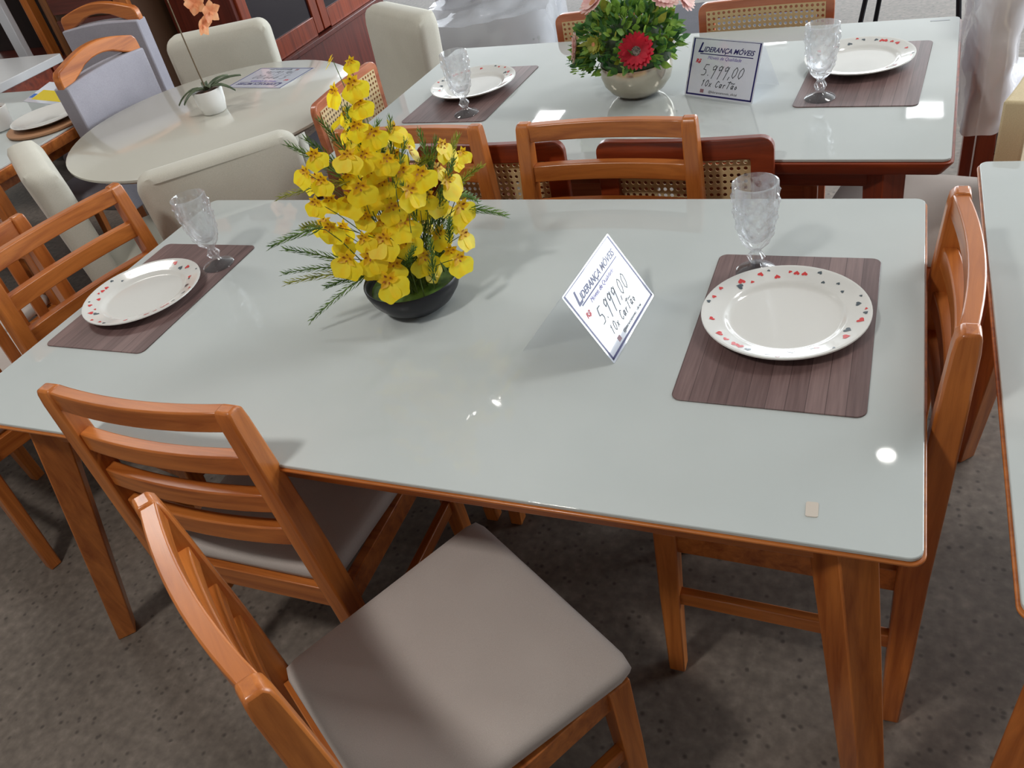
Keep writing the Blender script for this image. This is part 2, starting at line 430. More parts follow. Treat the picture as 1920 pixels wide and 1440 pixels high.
# ------------------------------------------------------------------ cane-back chair
def cane_panel(w, h, y, z0, pitch=.0155):
    m = MB(); nx, nz = int(w/pitch), int(h/pitch); px, pz = w/nx, h/nz; r = .30
    for i in range(nx):
        for j in range(nz):
            cx, cz = -w/2+(i+.5)*px, z0+(j+.5)*pz
            sq = [(-.5, -.5), (0, -.5), (.5, -.5), (.5, 0), (.5, .5), (0, .5), (-.5, .5), (-.5, 0)]
            ang = [225, 270, 315, 0, 45, 90, 135, 180]
            o_ = [m.vert((cx+a*px, y, cz+c*pz)) for a, c in sq]
            k_ = [m.vert((cx+r*px*math.cos(math.radians(a)), y, cz+r*pz*math.sin(math.radians(a)))) for a in ang]
            for q in range(8):
                m.face((o_[q], o_[(q+1) % 8], k_[(q+1) % 8], k_[q]))
    return m
def make_cane_chair(WW, name='cane_back_chair', seatmat=SEAT_FAB):
    r = empty(name, label='x', cat='chair')
    # back frame: rounded rectangle with a rectangular opening, gently bowed
    z0, z1, w = .50, .84, .41
    o0 = rrect(w, z1-z0, .03, 5, (0, (z0+z1)/2)); m = MB(); out = []
    for p, q in zip(o0, o0[1:]+o0[:1]):
        k_ = max(1, int(math.hypot(q[0]-p[0], q[1]-p[1])/.025)); out += [(p[0]+(q[0]-p[0])*t/k_, p[1]+(q[1]-p[1])*t/k_) for t in range(k_)]
    inn = []
    ow, oh = w-.10, (z1-z0)-.10
    for (x, z) in out:
        k = max(abs(x)/(ow/2), abs(z-(z0+z1)/2)/(oh/2)); inn.append((x/k, (z0+z1)/2+(z-(z0+z1)/2)/k))
    bow = lambda x: -.21-.012*(1-(x/.2)**2)
    n = len(out)
    A = [m.vert((x, bow(x)-.011, z)) for x, z in out]; B = [m.vert((x, bow(x)+.011, z)) for x, z in out]
    Cc = [m.vert((x, bow(x)-.011, z)) for x, z in inn]; D = [m.vert((x, bow(x)+.011, z)) for x, z in inn]
    for i in range(n):
        j = (i+1) % n
        m.face((A[i], A[j], Cc[j], Cc[i])); m.face((B[j], B[i], D[i], D[j])); m.face((A[j], A[i], B[i], B[j])); m.face((Cc[i], Cc[j], D[j], D[i]))
    m.build('back_frame', WW['x'], r, bevel=.003)
    cp = cane_panel(w-.05, z1-z0-.05, 0, z0+.025)
    cp.v = [(x, bow(x)+.014+y, z) for x, y, z in cp.v]
    o = cp.build('cane_panel', CANE, r)
    so = o.modifiers.new('solid', 'SOLIDIFY'); so.thickness = .002; so.offset = 1
    for sx in (-1, 1):
        l = MB(); l.post([(sx*.185, -.245, 0, .03, .034), (sx*.185, -.22, .42, .034, .042), (sx*.178, -.236, .58, .03, .026), (sx*.17, -.234, .66, .028, .018)])
        l.build('leg', WW['z'], r, bevel=.003)
        l = MB(); l.post([(sx*.19, .19, 0, .03, .03), (sx*.185, .185, .41, .04, .04)]); l.build('leg', WW['z'], r, bevel=.003)
    f = MB(); f.box((0, .19, .385), (.34, .022, .06)); f.box((0, -.205, .385), (.34, .022, .06))
    for sx in (-1, 1): f.box((sx*.186, -.01, .385), (.022, .37, .06))
    f.build('seat_frame', WW['x'], r, bevel=.002)
    c = MB(); rings = []
    for z, off in ((.416, -.012), (.423, 0), (.445, .004), (.458, -.002), (.466, -.02), (.469, -.06)):
        rings.append([(x, y, z) for x, y in rrect(.42+2*off, .40+2*off, .05, 6, (0, .012))])
    c.loft(rings); c.build('seat', seatmat, r, smooth=True, angle=60)
    return r
G = 'cane-back chairs around the back table'
cr = make_cane_chair(WR); ur = []
place(cr, ur, (-.915, 2.02, 0), 0, 'dark red cane-back chair, back to us, half hidden behind the yellow flowers', G)
place(cr, ur, (-.42, 2.01, 0), 0, 'dark red cane-back chair, back to us, below the silver bowl and price card', G)
cc = make_cane_chair(WC); uc = []
place(cc, uc, (-1.425, 2.31, 0), -PI/2, 'salmon wood cane-back chair at the left end of the back table, against the oval table', G)
place(cc, uc, (-.865, 2.625, 0), PI, 'cane-back chair beyond the back table, left of the red flower arrangement', G)
place(cc, uc, (-.368, 2.60, 0), PI, 'cane-back chair beyond the back table, right of the red flower arrangement at the top edge', G)
rc = place(cc, uc, (.09, 2.17, 0), rzf(-.97, .23), 'cane-back chair at the right end of the back table, beside the plastic-wrapped chair', G)

m = MB(); m.railx([(-.214+.428*k/8, -.219-.012*(1-((-.214+.428*k/8)/.2)**2), .727, .052, .236) for k in range(9)])
o = m.build('back_pad', fabric('straw beige back pad', srgb(206, 188, 150), srgb(220, 204, 168), scale=500), rc, bevel=.006); o['label'] = 'beige padded back'
# ------------------------------------------------------------------ glass-topped tables
def make_table(name, label, cx, cy, L, D, rz, WW, legs, rim=.004, wt=.022, under=.03, apron=.06, group=None):
    """legs: list of (foot x, foot y, top x, top y) in local coordinates"""
    r = empty(name, (cx, cy, 0), rz, label, 'table', group)
    g = MB(); g.prism(rrect(L-2*rim, D-2*rim, .018, 6), TZ-.007, TZ); g.build('glass_top', GLASS_TOP, r, bevel=.0015)
    t = MB()
    o1, o2 = rrect(L, D, .02, 6), rrect(L-2*under, D-2*under, .012, 6)
    t.loft([[(x, y, TZ-.007-wt) for x, y in o2], [(x, y, TZ-.012) for x, y in o1], [(x, y, TZ-.0072) for x, y in o1]])
    t.build('wooden_top', WW['x'], r, bevel=.0015)
    zt = TZ-.007-wt
    ax, ay = max(l[2] for l in legs), max(l[3] for l in legs)
    bx, by = min(l[2] for l in legs), min(l[3] for l in legs)
    a = MB(); m_ = .05
    for sy in (by, ay): a.box(((ax+bx)/2, sy, zt-apron/2), (ax-bx-m_, .022, apron))
    for sx in (bx, ax): a.box((sx, (ay+by)/2, zt-apron/2), (.022, ay-by-m_, apron))
    a.build('apron', WW['x'], r, bevel=.002)
    for fx, fy, tx, ty in legs:
        l = MB(); rings = []
        for x, y, z, sz in ((fx, fy, 0, .046), (tx, ty, zt, .066)):
            h = sz/math.sqrt(2)
            rings.append([(x-h, y, z), (x, y-h, z), (x+h, y, z), (x, y+h, z)])
        l.loft(rings); l.build('leg', WW['z'], r, bevel=.003)
    return r
make_table('dining_table', 'large white glass-topped dining table with orange wood legs, across the middle of the photo',
           -.806, 1.184, 1.80, .92, 0, W,
           [(-.905, -.44, -.715, -.385), (.885, -.44, .80, -.395), (-.905, .44, -.715, .385), (.885, .44, .80, .385)])
make_table('dining_table', 'white glass-topped dining table with thick wooden rim behind, carrying the silver flower bowl',
           -.652, 2.294, 1.632, .915, math.radians(-2.4), WR,
           [(-.70, -.38, -.66, -.36), (.70, -.38, .68, -.365), (-.70, .38, -.66, .36), (.70, .38, .66, .36)], rim=.006, wt=.036, under=.02)
make_table('dining_table', 'white glass-topped dining table cut off by the right photo edge',
           .70, 1.236, 1.03, 1.13, 0, W,
           [(-.45, -.5, -.40, -.45), (.45, -.5, .40, -.45), (-.45, .5, -.40, .45), (.45, .5, .40, .45)], rim=.004)
make_table('dining_table', 'white-topped table at the far left photo edge with the yellow leaflet and plate on it',
           -3.66, 2.195, 1.64, .98, 0, W,
           [(-.74, -.42, -.70, -.38), (.74, -.42, .70, -.38), (-.74, .42, -.70, .38), (.74, .42, .70, .38)], rim=.012, wt=.04, under=.012)

# round cream table on a pedestal
r = empty('round_table', (-2.2, 2.285, 0), 0, 'round cream table on a pedestal behind, with the orchid pot on it', 'table')
m = MB(); m.lathe([(.0, TZ-.035), (.44, TZ-.035), (.50, TZ-.022), (.518, TZ-.010), (.518, TZ-.003), (.514, TZ), (0, TZ)], 72); m.build('tabletop', CREAM_TOP, r, smooth=True)
m = MB(); m.lathe([(.0, 0), (.27, 0), (.28, .012), (.25, .03), (.10, .07), (.065, .2), (.06, .5), (.10, .68), (.22, .735), (0, .735)], 40); m.build('pedestal', CREAM_TOP, r, smooth=True)

# ------------------------------------------------------------------ upholstered cream chairs
def soft_block(m, sx, sy, z0, z1, r, taper=0, cy=0, lean=0, n=8, seg=5):
    rings = []
    prof = [(z0+r*(1-math.cos(k*PI/2/seg)), -r*(1-math.sin(k*PI/2/seg))) for k in range(seg+1)]
    prof += [(z1-r*(1-math.sin((seg-k)*PI/2/seg))if 0 else z1-r+r*math.sin(k*PI/2/seg), -r*(1-math.cos(k*PI/2/seg))) for k in range(seg+1)]
    for z, off in prof:
        t = (z-z0)/(z1-z0)
        w, d = sx+2*off-taper*t, sy+2*off
        rings.append([(x, y, z) for x, y in rrect(max(w, .01), max(d, .01), min(r, .45*min(w, d)), 5, (0, cy+lean*t))])
    m.loft(rings)
def make_cream_chair():
    r = empty('upholstered_chair', label='x', cat='chair')
    m = MB()
    # back: rounded top corners, slightly wrapped
    poly = []
    w, z0, z1 = .47, .10, .86
    for i in range(7):
        a = PI/2*i/6; poly.append((w/2-.05+.05*math.cos(a), z1-.05+.05*math.sin(a)))
    for i in range(7):
        a = PI/2+PI/2*i/6; poly.append((-w/2+.05+.05*math.cos(a), z1-.05+.05*math.sin(a)))
    poly += [(-w/2+.015, z0), (w/2-.015, z0)]
    curve = lambda x: .035*(x/.23)**2
    rings = []
    for k, (dy, off) in enumerate(((-.045, .018), (-.035, .004), (-.015, 0), (.02, 0), (.04, .004), (.05, .02))):
        ring = []
        for x, z in poly:
            s_ = 1-off/.235; zz = z0+(z-z0)*(1-off/.7)
            ring.append((x*s_, -.225+dy+curve(x)-.05*(zz-.45), zz))
        rings.append(ring)
    m.loft(rings); m.build('backrest', CREAM_FAB, r, smooth=True, angle=50)
    m = MB(); soft_block(m, .42, .40, .30, .47, .04, cy=.0); m.build('seat', CREAM_FAB, r, smooth=True, angle=60)
    for sx in (-1, 1):
        m = MB(); m.beam((sx*.19, .2, 0), (sx*.185, .19, .31), .028, .028, .04, .04); m.build('leg', WD['z'], r)
        m = MB(); m.beam((sx*.19, -.22, 0), (sx*.185, -.2, .2), .028, .028, .04, .04); m.build('leg', WD['z'], r)
    return r
cu = make_cream_chair(); ucu = []
G = 'cream upholstered chairs around the round table'
place(cu, ucu, (-1.887, 1.916, 0), rzf(-.659, .753), 'cream upholstered chair with its back to us in front of the round table', G)
place(cu, ucu, (-1.91, 2.866, 0), rzf(-.55, -.835), 'tall-looking cream upholstered chair right of the round table, before the plastic-wrapped seat', G)
place(cu, ucu, (-2.64, 2.845, 0), rzf(.36, -.932), 'cream upholstered chair on the far side of the round table, behind the orchid pot', G)
place(cu, ucu, (-2.40, 1.945, 0), rzf(.57, .82), 'cream upholstered chair seen edge-on left of the round table, behind the spindle-back chair', G)

# ------------------------------------------------------------------ grey chairs with a wooden handle top
def make_grey_chair():
    r = empty('grey_chair', label='x', cat='chair')
    m = MB(); w = .43; H_ = .068
    top = lambda x: .845+.012*math.cos(x/.2*PI/2)+H_
    poly = [(-.205, .40), (.205, .40)]+[(x*1.075, top(x)) for x in [.2-.4*k/10 for k in range(11)]]
    m.prism_y(poly, -.235, -.165); m.build('backrest', GREY_FAB, r, bevel=.006)
    m = MB()
    out = [(-.2, .835)]+[(-.2+.03*(1-math.cos(a)), .875+.03*math.sin(a)) for a in [PI/2*k/4 for k in range(5)]]
    up = [(x, .905+.035*math.cos(x/.17*PI/2)) for x in [-.17+.34*k/14 for k in range(1, 14)]]
    outer = [(-.2, .86), (-.197, .885), (-.185, .9)]+up+[(.185, .9), (.197, .885), (.2, .86)]
    inner = [(.2, .838), (.15, .845), (.11, .862), (.07, .882), (.03, .891), (0, .893), (-.03, .891), (-.07, .882), (-.11, .862), (-.15, .845), (-.2, .838)]
    m.prism_y([(x*1.075, z+H_) for x, z in outer+inner], -.222, -.185); m.build('handle_rail', W['x'], r, bevel=.005)
    m = MB(); soft_block(m, .42, .42, .40, .48, .03, cy=.02); m.build('seat', GREY_FAB, r, smooth=True, angle=60)
    for sx in (-1, 1):
        m = MB(); m.beam((sx*.19, -.24, 0), (sx*.19, -.2, .42), .03, .03, .036, .04); m.build('leg', W['z'], r)
        m = MB(); m.beam((sx*.19, .21, 0), (sx*.18, .2, .41), .03, .03, .036, .036); m.build('leg', W['z'], r)
    return r
gc = make_grey_chair(); ug = []
G = 'grey fabric chairs at the left table'
place(gc, ug, (-3.0, 2.44, 0), PI/2, 'blue-grey fabric chair with an orange wooden handle top, beside the round table', G)
place(gc, ug, (-3.375, 2.895, 0), PI+.13, 'darker grey fabric chair with a wooden handle top, further back against the shelf', G)

# ------------------------------------------------------------------ tableware
def plate_profile(r):
    if r < .088: return .006
    if r < .103: t = (r-.088)/.015; return .006+.008*t*t*(3-2*t)
    return .014+(r-.103)*.28
def make_plate():
    m = MB()
    R = .137
    rs = [0, .03, .06, .085]+[.088+.015*k/6 for k in range(7)]+[.11, .12, .13, .135]
    prof = [(q, plate_profile(q)) for q in rs]+[(R, plate_profile(R)-.0006), (R+.0004, plate_profile(R)-.003), (R-.004, plate_profile(R)-.0045)]
    prof += [(.115, .0135), (.10, .0075), (.092, .001), (.09, 0), (.084, 0), (.082, .002), (0, .002)]
    m.lathe(prof, 72)
    rnd = random.Random(5)
    def heart(cx, cy, s, a, k):
        m.mi = k; pts = []
        for i in range(20):
            t = 2*PI*i/20
            hx = 16*math.sin(t)**3/17; hy = (13*math.cos(t)-5*math.cos(2*t)-2*math.cos(3*t)-math.cos(4*t))/17
            x = cx+s*(hx*math.cos(a)-hy*math.sin(a)); y = cy+s*(hx*math.sin(a)+hy*math.cos(a))
            pts.append(m.vert((x, y, plate_profile(math.hypot(x, y))+.0005)))
        c = m.vert((cx, cy, plate_profile(math.hypot(cx, cy))+.0005))
        for i in range(20): m.face((c, pts[i], pts[(i+1) % 20]))
    n = 46
    for i in range(n):
        a = 2*PI*(i+rnd.uniform(-.3, .3))/n
        rad = rnd.choice((.110, .120, .128))+rnd.uniform(-.002, .002)
        s = rnd.choice((.0036, .0056, .0072)) if rad < .126 else rnd.choice((.003, .0045))
        if rnd.random() < .86: heart(rad*math.cos(a), rad*math.sin(a), s, a+PI/2+rnd.uniform(-.7, .7), rnd.choice((1, 2, 1, 2, 1)))
    return m
po = make_plate().build('plate', [WHITE_CERAMIC, HEART_RED, HEART_GREY], smooth=True, angle=50); po['category'] = 'plate'
G = 'heart-patterned dinner plates'
up_ = []
PM_T = .0025
place(po, up_, (-.126, 1.205, TZ+PM_T), .4, 'white plate with red and grey hearts on the nearest right placemat', G)
place(po, up_, (-1.538, 1.162, TZ+PM_T), 2.1, 'white plate with red and grey hearts on the left placemat of the front table', G)
place(po, up_, (-.072, 2.385, TZ+PM_T), 3.6, 'white heart-patterned plate on the back table right of the price card', G)
place(po, up_, (-1.20, 2.372, TZ+PM_T), 5.0, 'white heart-patterned plate on the back table left of the silver bowl', G)

m = MB(); m.prism(rrect(.287, .435, .016, 6), 0, PM_T)
pm = m.build('placemat', MAT_PLACEMAT, bevel=.0006, seg=1); pm['category'] = 'placemat'
G = 'wood-print placemats'; upm = []
place(pm, upm, (-.127, 1.193, TZ), math.radians(-.6), 'brown wood-print placemat under the nearest right plate', G)
place(pm, upm, (-1.528, 1.185, TZ), math.radians(.4), 'brown wood-print placemat under the left plate of the front table', G)
place(pm, upm, (-.053, 2.318, TZ), math.radians(-4.5), 'brown wood-print placemat under the back table right plate', G)
place(pm, upm, (-1.19, 2.33, TZ), math.radians(-3), 'brown wood-print placemat under the back table left plate', G)

def make_goblet():
    m = MB()
    n = 60
    outer = [(.0, 0), (.036, 0), (.0375, .002), (.036, .004), (.02, .010), (.011, .016), (.009, .022), (.012, .027), (.0155, .033), (.012, .039), (.0085, .044), (.0095, .05), (.016, .056), (.0245, .064)]
    wall = [(.0245+(.039-.0245)*math.sin(min(1, t/.85)*PI/2)**.9 + (.001*t), .064+.116*t) for t in [k/26 for k in range(27)]]
    inner = [(.0365, .1815), (.0352, .178), (.034, .15), (.0325, .12), (.029, .095), (.023, .077), (.014, .068), (0, .066)]
    rings = []
    for r_, z in outer: rings.append((r_, z, 0))
    for k, (r_, z) in enumerate(wall): rings.append((r_, z, 1 if 2 < k < 23 else 0))
    for r_, z in inner: rings.append((r_, z, 0))
    R = []
    for r_, z, bump in rings:
        ring = []
        for i in range(n):
            a = 2*PI*i/n; rr = max(r_, 1e-5)
            if bump:
                u = a*10/(2*PI); v = (z-.064)/.0165
                d = abs(math.sin(PI*(u+v*.5)))*abs(math.sin(PI*(u-v*.5)))
                rr += .0052*d**1.3-.0012
            elif .02 < z < .06 and r_ > .006:
                rr *= 1+.08*math.cos(8*a)
            ring.append((rr*math.cos(a), rr*math.sin(a), z))
        R.append(ring)
    m.loft(R, cap=False)
    return m
go = make_goblet().build('goblet', CRYSTAL, smooth=True, angle=35); go['category'] = 'goblet'
G = 'pressed-glass goblets'; ugo = []
place(go, ugo, (-.193, 1.353, TZ+PM_T), 0, 'clear pressed-glass goblet beside the nearest right plate', G)
place(go, ugo, (-1.434, 1.311, TZ+PM_T), 1, 'clear pressed-glass goblet behind the left plate of the front table', G)
place(go, ugo, (-.150, 2.160, TZ+PM_T), 2, 'clear pressed-glass goblet on the back table right of the price card', G)
place(go, ugo, (-1.139, 2.165, TZ+PM_T), 3, 'clear pressed-glass goblet before the left plate of the back table', G)

# sticker on the near right corner
m = MB(); m.prism(rrect(.016, .026, .003, 3), 0, .0012)
o = m.build('sticker', mat('beige sticker', srgb(206, 196, 184), .5)); o.location = (-.043, .786, TZ); o.rotation_euler = (0, 0, .05)
tag(o, 'small beige sticker near the front right corner of the nearest tabletop', 'sticker')
m = MB(); m.prism(rrect(.05, .008, .002, 3), 0, .0006)
o = m.build('sticker', mat('grey glass mark', srgb(150, 156, 162), .4)); o.location = (.125, 2.685, TZ); o.rotation_euler = (0, 0, -.05)
tag(o, 'thin grey sticker at the far right corner of the back tabletop', 'sticker')

# ------------------------------------------------------------------ price cards
def text(body, size, loc, mt, parent, shear=0., name='lettering', ext=.0001, sx=1., bold=0.):
    cu_ = bpy.data.curves.new(name, 'FONT'); cu_.body = body; cu_.size = size; cu_.shear = shear
    cu_.align_x = 'CENTER'; cu_.extrude = ext; cu_.offset = bold; cu_.resolution_u = 3
    cu_.materials.append(mt)
    tmp = bpy.data.objects.new('text', cu_); COL.objects.link(tmp); bpy.context.view_layer.update()
    me = bpy.data.meshes.new_from_object(tmp.evaluated_get(bpy.context.evaluated_depsgraph_get())); bpy.data.objects.remove(tmp)
    if not me.materials: me.materials.append(mt)
    o = bpy.data.objects.new(name, me); COL.objects.link(o); o.parent = parent; o.location = loc; o.scale = (sx, 1, 1)
    return o
DIG = {'5': [[(.9, 1), (.3, 1), (.1, .55), (.6, .5), (.75, .25), (.55, .02), (0, .0)]], '9': [[(.8, .75), (.5, .98), (.15, .8), (.25, .55), (.7, .65), (.85, .95), (.65, .4), (.45, -.25)]],
       '.': [[(.1, 0), (.12, .06)]], ',': [[(.2, .08), (.05, -.2)]], '0': [[(.5, 1), (.12, .7), (.1, .2), (.4, 0), (.75, .3), (.8, .8), (.5, 1)]],
       '1': [[(.2, .75), (.5, 1), (.3, 0)]], 'x': [[(.1, .55), (.6, 0)], [(.65, .55), (.05, 0)]],
       'C': [[(.9, .85), (.5, 1), (.15, .6), (.1, .2), (.4, 0), (.8, .2)]], 'a': [[(.65, .5), (.3, .55), (.08, .25), (.25, 0), (.6, .3), (.7, .55), (.6, .1), (.75, 0)]],
       'r': [[(.15, .5), (.1, 0)], [(.12, .3), (.35, .52), (.6, .48)]], 't': [[(.5, 1.15), (.2, 0)], [(-.1, .98), (.9, 1.05)]], 'o': [[(.35, .5), (.08, .25), (.3, 0), (.6, .25), (.35, .5)]],
       '~': [[(-.3, .8), (0, .9), (.4, .82), (.8, .9)]]}
def strokes(body, x0, y0, hgt, wdt, mt, parent, pen=.0009, slant=.25, name='handwriting'):
    m = MB(); x = x0
    for ch in body:
        if ch == ' ': x += wdt*.7; continue
        adv = .45 if ch in '.,' else (.0 if ch == '~' else 1.)
        ox = x-(wdt if ch == '~' else 0)
        for st in DIG[ch]:
            P = [(ox+px*wdt*.85+slant*py*hgt, y0+py*hgt) for px, py in st]
            for p, q in zip(P, P[1:]):
                d = Vector((q[0]-p[0], q[1]-p[1])); d.normalize(); nn = Vector((-d.y, d.x))*pen; e = d*pen*.6
                m.face([m.vert((a[0]+s_*nn.x+f_*e.x, a[1]+s_*nn.y+f_*e.y, .0004)) for a, s_, f_ in ((p, 1, -1), (q, 1, 1), (q, -1, 1), (p, -1, -1))])
        x += wdt*adv
    return m.build(name, mt, parent)
def make_card(name, w=.21, h=.148, full=True):
    """local frame: panel in XY plane centred, +Y towards the ridge"""
    r = empty(name)
    m = MB(); m.prism(rrect(w, h, .003, 2), -.0006, 0); m.build('panel', PAPER, r)
    m = MB(); bt, mg = .0042, .004
    for s_ in (-1, 1):
        m.box((s_*(w/2-mg-bt/2), 0, .0002), (bt, h-2*mg, .0003))
    m.box((0, -(h/2-mg-bt/2), .0002), (w-2*mg, bt, .0003)); m.box((0, h/2-mg+.0005, .0002), (w-2*mg, .0012, .0003))
    m.build('border', NAVY, r)
    k = w/.21
    text('L', .034*k, (-.076*k, .038*k, .0003), NAVY, r, .35, bold=.0008)
    text('IDERANÇA MÓVEIS', .0175*k, (.008*k, .040*k, .0003), NAVY, r, .35, bold=.0003)
    m = MB(); m.box((.004*k, .0345*k, .0002), (.16*k, .0022, .0003)); m.build('underline', NAVY, r)
    text('Móveis de Qualidade', .012*k, (.0, .0225*k, .0003), PURPLE, r, .35)
    text('R$', .013*k, (-.078*k, .012*k, .0003), RED_INK, r, .3, bold=.0006)
    strokes('5.999,00', -.062*k, -.018*k, .027*k, .0185*k, INK, r)
    strokes('10x Carta~o', -.058*k, -.045*k, .016*k, .0118*k, INK, r)
    m = MB(); m.box((-.052*k, -.0575*k, .0002), (.011*k, .009*k, .0003)); m.build('icon', MAUVE_INK, r)
    text('@liderancamoveis_oficial', .0085*k, (.012*k, -.0605*k, .0003), INK, r)
    return r
def flat_mat(name): return film_mat(name, srgb(225, 228, 235), .35)
SLEEVE = film_mat('clear sleeve back panel', srgb(225, 228, 235), .10)
def tent(root, ridge_l, ridge_r, foot_l, foot_r, back_l, back_r, label):
    """set a card so that its panel spans the four points; adds the clear back leaf"""
    rl, rr, fl, fr = map(Vector, (ridge_l, ridge_r, foot_l, foot_r))
    c = (rl+rr+fl+fr)/4; ux = ((rr-rl)+(fr-fl)).normalized(); uy = ((rl-fl)+(rr-fr)).normalized()
    uz = ux.cross(uy).normalized(); uy = uz.cross(ux)
    root.matrix_world = Matrix(((ux.x, uy.x, uz.x, c.x), (ux.y, uy.y, uz.y, c.y), (ux.z, uy.z, uz.z, c.z), (0, 0, 0, 1)))
    inv = root.matrix_world.inverted()
    m = MB(); P = [inv @ Vector(p) for p in (ridge_l, ridge_r, back_r, back_l)]
    nrm = (P[1]-P[0]).cross(P[2]-P[0]).normalized()*.0004
    m.loft([[p-nrm for p in P], [p+nrm for p in P]]); m.build('back_leaf', SLEEVE, root)
    tag(root, label, 'price card', 'price cards in plastic sleeves')
def tent_at(foot_l, foot_r, depth, height, back, label):
    fl, fr = Vector((*foot_l, TZ+.0008)), Vector((*foot_r, TZ+.0008)); mid = (fl+fr)/2
    d = (fr-fl).normalized(); inn = Vector((-d.y, d.x, 0)); half = d*.105
    a, b2 = mid-half, mid+half
    rl, rr = a+inn*depth+Vector((0, 0, height)), b2+inn*depth+Vector((0, 0, height))
    tent(make_card('price_card'), rl, rr, a, b2, a+inn*back, b2+inn*back, label)
tent_at((-.385, 1.053), (-.364, 1.266), .078, .126, .175, 'white price card standing by itself on the front table, blown out by the light')
tent_at((-.502, 2.232), (-.316, 2.149), .055, .135, .13, 'white price card with navy border beside the silver bowl on the back table')
r = make_card('price_card', .29, .20); r.location = (-2.165, 2.612, TZ+.0012); r.rotation_euler = (0, 0, PI-.16)
tag(r, 'white price card lying flat and upside down on the round table', 'price card', 'price cards in plastic sleeves')

# ------------------------------------------------------------------ yellow orchid arrangement
AX, AY = -.832, 1.20
arr = empty('flower_arrangement', (AX, AY, TZ), 0, 'yellow orchid flower arrangement in a black bowl on the front table', 'flower arrangement')
m = MB(); m.lathe([(0, 0), (.05, 0), (.056, .003), (.075, .017), (.089, .036), (.096, .055), (.0975, .066), (.096, .068), (.093, .066), (.09, .05), (.07, .045), (0, .045)], 56)
m.build('bowl', BLACK_CERAMIC, arr, smooth=True, angle=50)
m = MB(); m.lathe([(.089, .048), (.06, .056), (.03, .06), (0, .061)], 24); m.build('moss', LEAF, arr, smooth=True)
def petal_fan(m, L, Wd, origin, direction, normal, cup=.2, nseg=4, tipr=1., notch=0., e=.8):
    """leaf-shaped petal; grid of (nseg+1) x 5"""
    d, n_ = Vector(direction).normalized(), Vector(normal).normalized(); s_ = d.cross(n_).normalized(); o = Vector(origin)
    rows = []
    for i in range(nseg+1):
        t = i/nseg; wd = Wd*max(.12, math.sin(PI*min(.97, .08+.86*t**e)))**tipr
        row = []
        for j in range(-2, 3):
            u = j/2; ln = L*t*(1-(notch if j == 0 and i == nseg else 0)-.1*u*u*t)
            row.append(m.vert(o+d*ln+s_*(u*wd/2)+n_*(cup*L*(t*t*.6-.25*u*u*t+.02))))
        rows.append(row)
    for a, b2 in zip(rows, rows[1:]):
        for j in range(4): m.face((a[j], a[j+1], b2[j+1], b2[j]))
def orchid_flower(seed):
    rnd = random.Random(seed); m = MB()      # faces +Z local, lip hangs to -Y
    m.mi = 0
    k = rnd.uniform(.9, 1.1)
    # broad two-lobed lip
    for sx in (-1, 1):
        petal_fan(m, .0245*k, .027*k, (sx*.001, -.001, 0), (sx*.5, -1, .12), (0, .15, 1), cup=rnd.uniform(-.4, .1), nseg=6, tipr=.62, e=1.35)
    m.mi = 1
    for a in (90, 150, 30, 205, -25):
        aa = math.radians(a+rnd.uniform(-10, 10)); petal_fan(m, .0135*k, .0075, (0, 0, .0005), (math.cos(aa), math.sin(aa), .35), (0, 0, 1), cup=-.3, nseg=3)
    m.mi = 2
    for i in range(4):
        a = i*PI/2; p = Vector((.0025*math.cos(a), .0025*math.sin(a)+.001, .002))
        petal_fan(m, .004, .003, p, (math.cos(a), math.sin(a), .8), (0, 0, 1), nseg=2)
    return m
protos = [orchid_flower(s_).build('flower', [YEL, YEL2, BROWN_SPOT], arr, smooth=True) for s_ in (1, 2, 3, 4)]
FL = [(-36,13,488,0),(9,0,487,0),(-35,-5,441,1),(7,-10,455,1),(9,-12,422,1),(-54,26,384,1),(-59,30,359,1),(30,-29,375,1),(20,49,348,1),(24,55,330,1),(-1,-73,356,1),(-34,-19,320,1),(44,-18,315,1),(50,38,311,1),(40,8,291,1),(94,-18,293,2),(13,-45,313,1),(10,-84,302,2),(10,-34,273,2),(-25,-55,311,1),(-22,-74,274,2),(-69,21,216,1),(36,-46,243,2),(80,-45,274,2),(59,10,217,1),(16,-54,220,2),(46,-37,210,2),(-8,-69,236,1),(-73,-95,229,2),(-103,-18,186,1),(-124,-45,209,1),(-19,-81,198,1),(16,-71,192,2),(41,-45,173,2),(-55,-100,166,2),(-14,-89,164,2),(-6,-63,153,1),(14,-94,117,3),(24,-36,285,1),(-66,-117,290,1),(-69,-73,274,1),(-117,-32,293,1),(-75,-104,340,1),(-49,-102,324,1),(-52,-95,368,1),(89,52,268,1),(116,29,255,2),(120,35,318,1),(112,67,295,1),(115,111,271,0),(89,126,244,0),(120,31,325,0),(122,42,196,2),(112,34,175,1),(118,34,141,2),(120,-9,115,2),(95,11,119,1),(12,75,80,1),(48,-6,93,2),(74,20,153,1),(31,46,168,1),(25,-39,321,1),(48,-37,331,1),(28,19,257,1),(21,-58,349,1),(16,39,303,1),(-29,42,90,1),(-14,-24,90,1),(-99,0,90,1),(-7,39,100,0),(-23,-2,350,1),(2,-15,351,1),(2,51,120,1),(-125,-20,151,1),(82,3,241,1),(-46,-5,165,1),
      (-30,80,200,1),(40,90,240,1),(-80,60,260,1),(0,80,300,1),(70,70,180,2),(-60,70,150,1),(20,-70,140,2),(60,-30,130,2),(-40,-60,130,1),(0,20,340,1),(-20,-40,260,2),(40,10,260,1),(-50,-20,240,1),(60,-20,300,1),(20,20,220,1),(-80,-60,180,1),(0,-70,180,2),(90,20,220,1),(-30,0,400,1),(5,-30,390,1)]
rnd = random.Random(21)
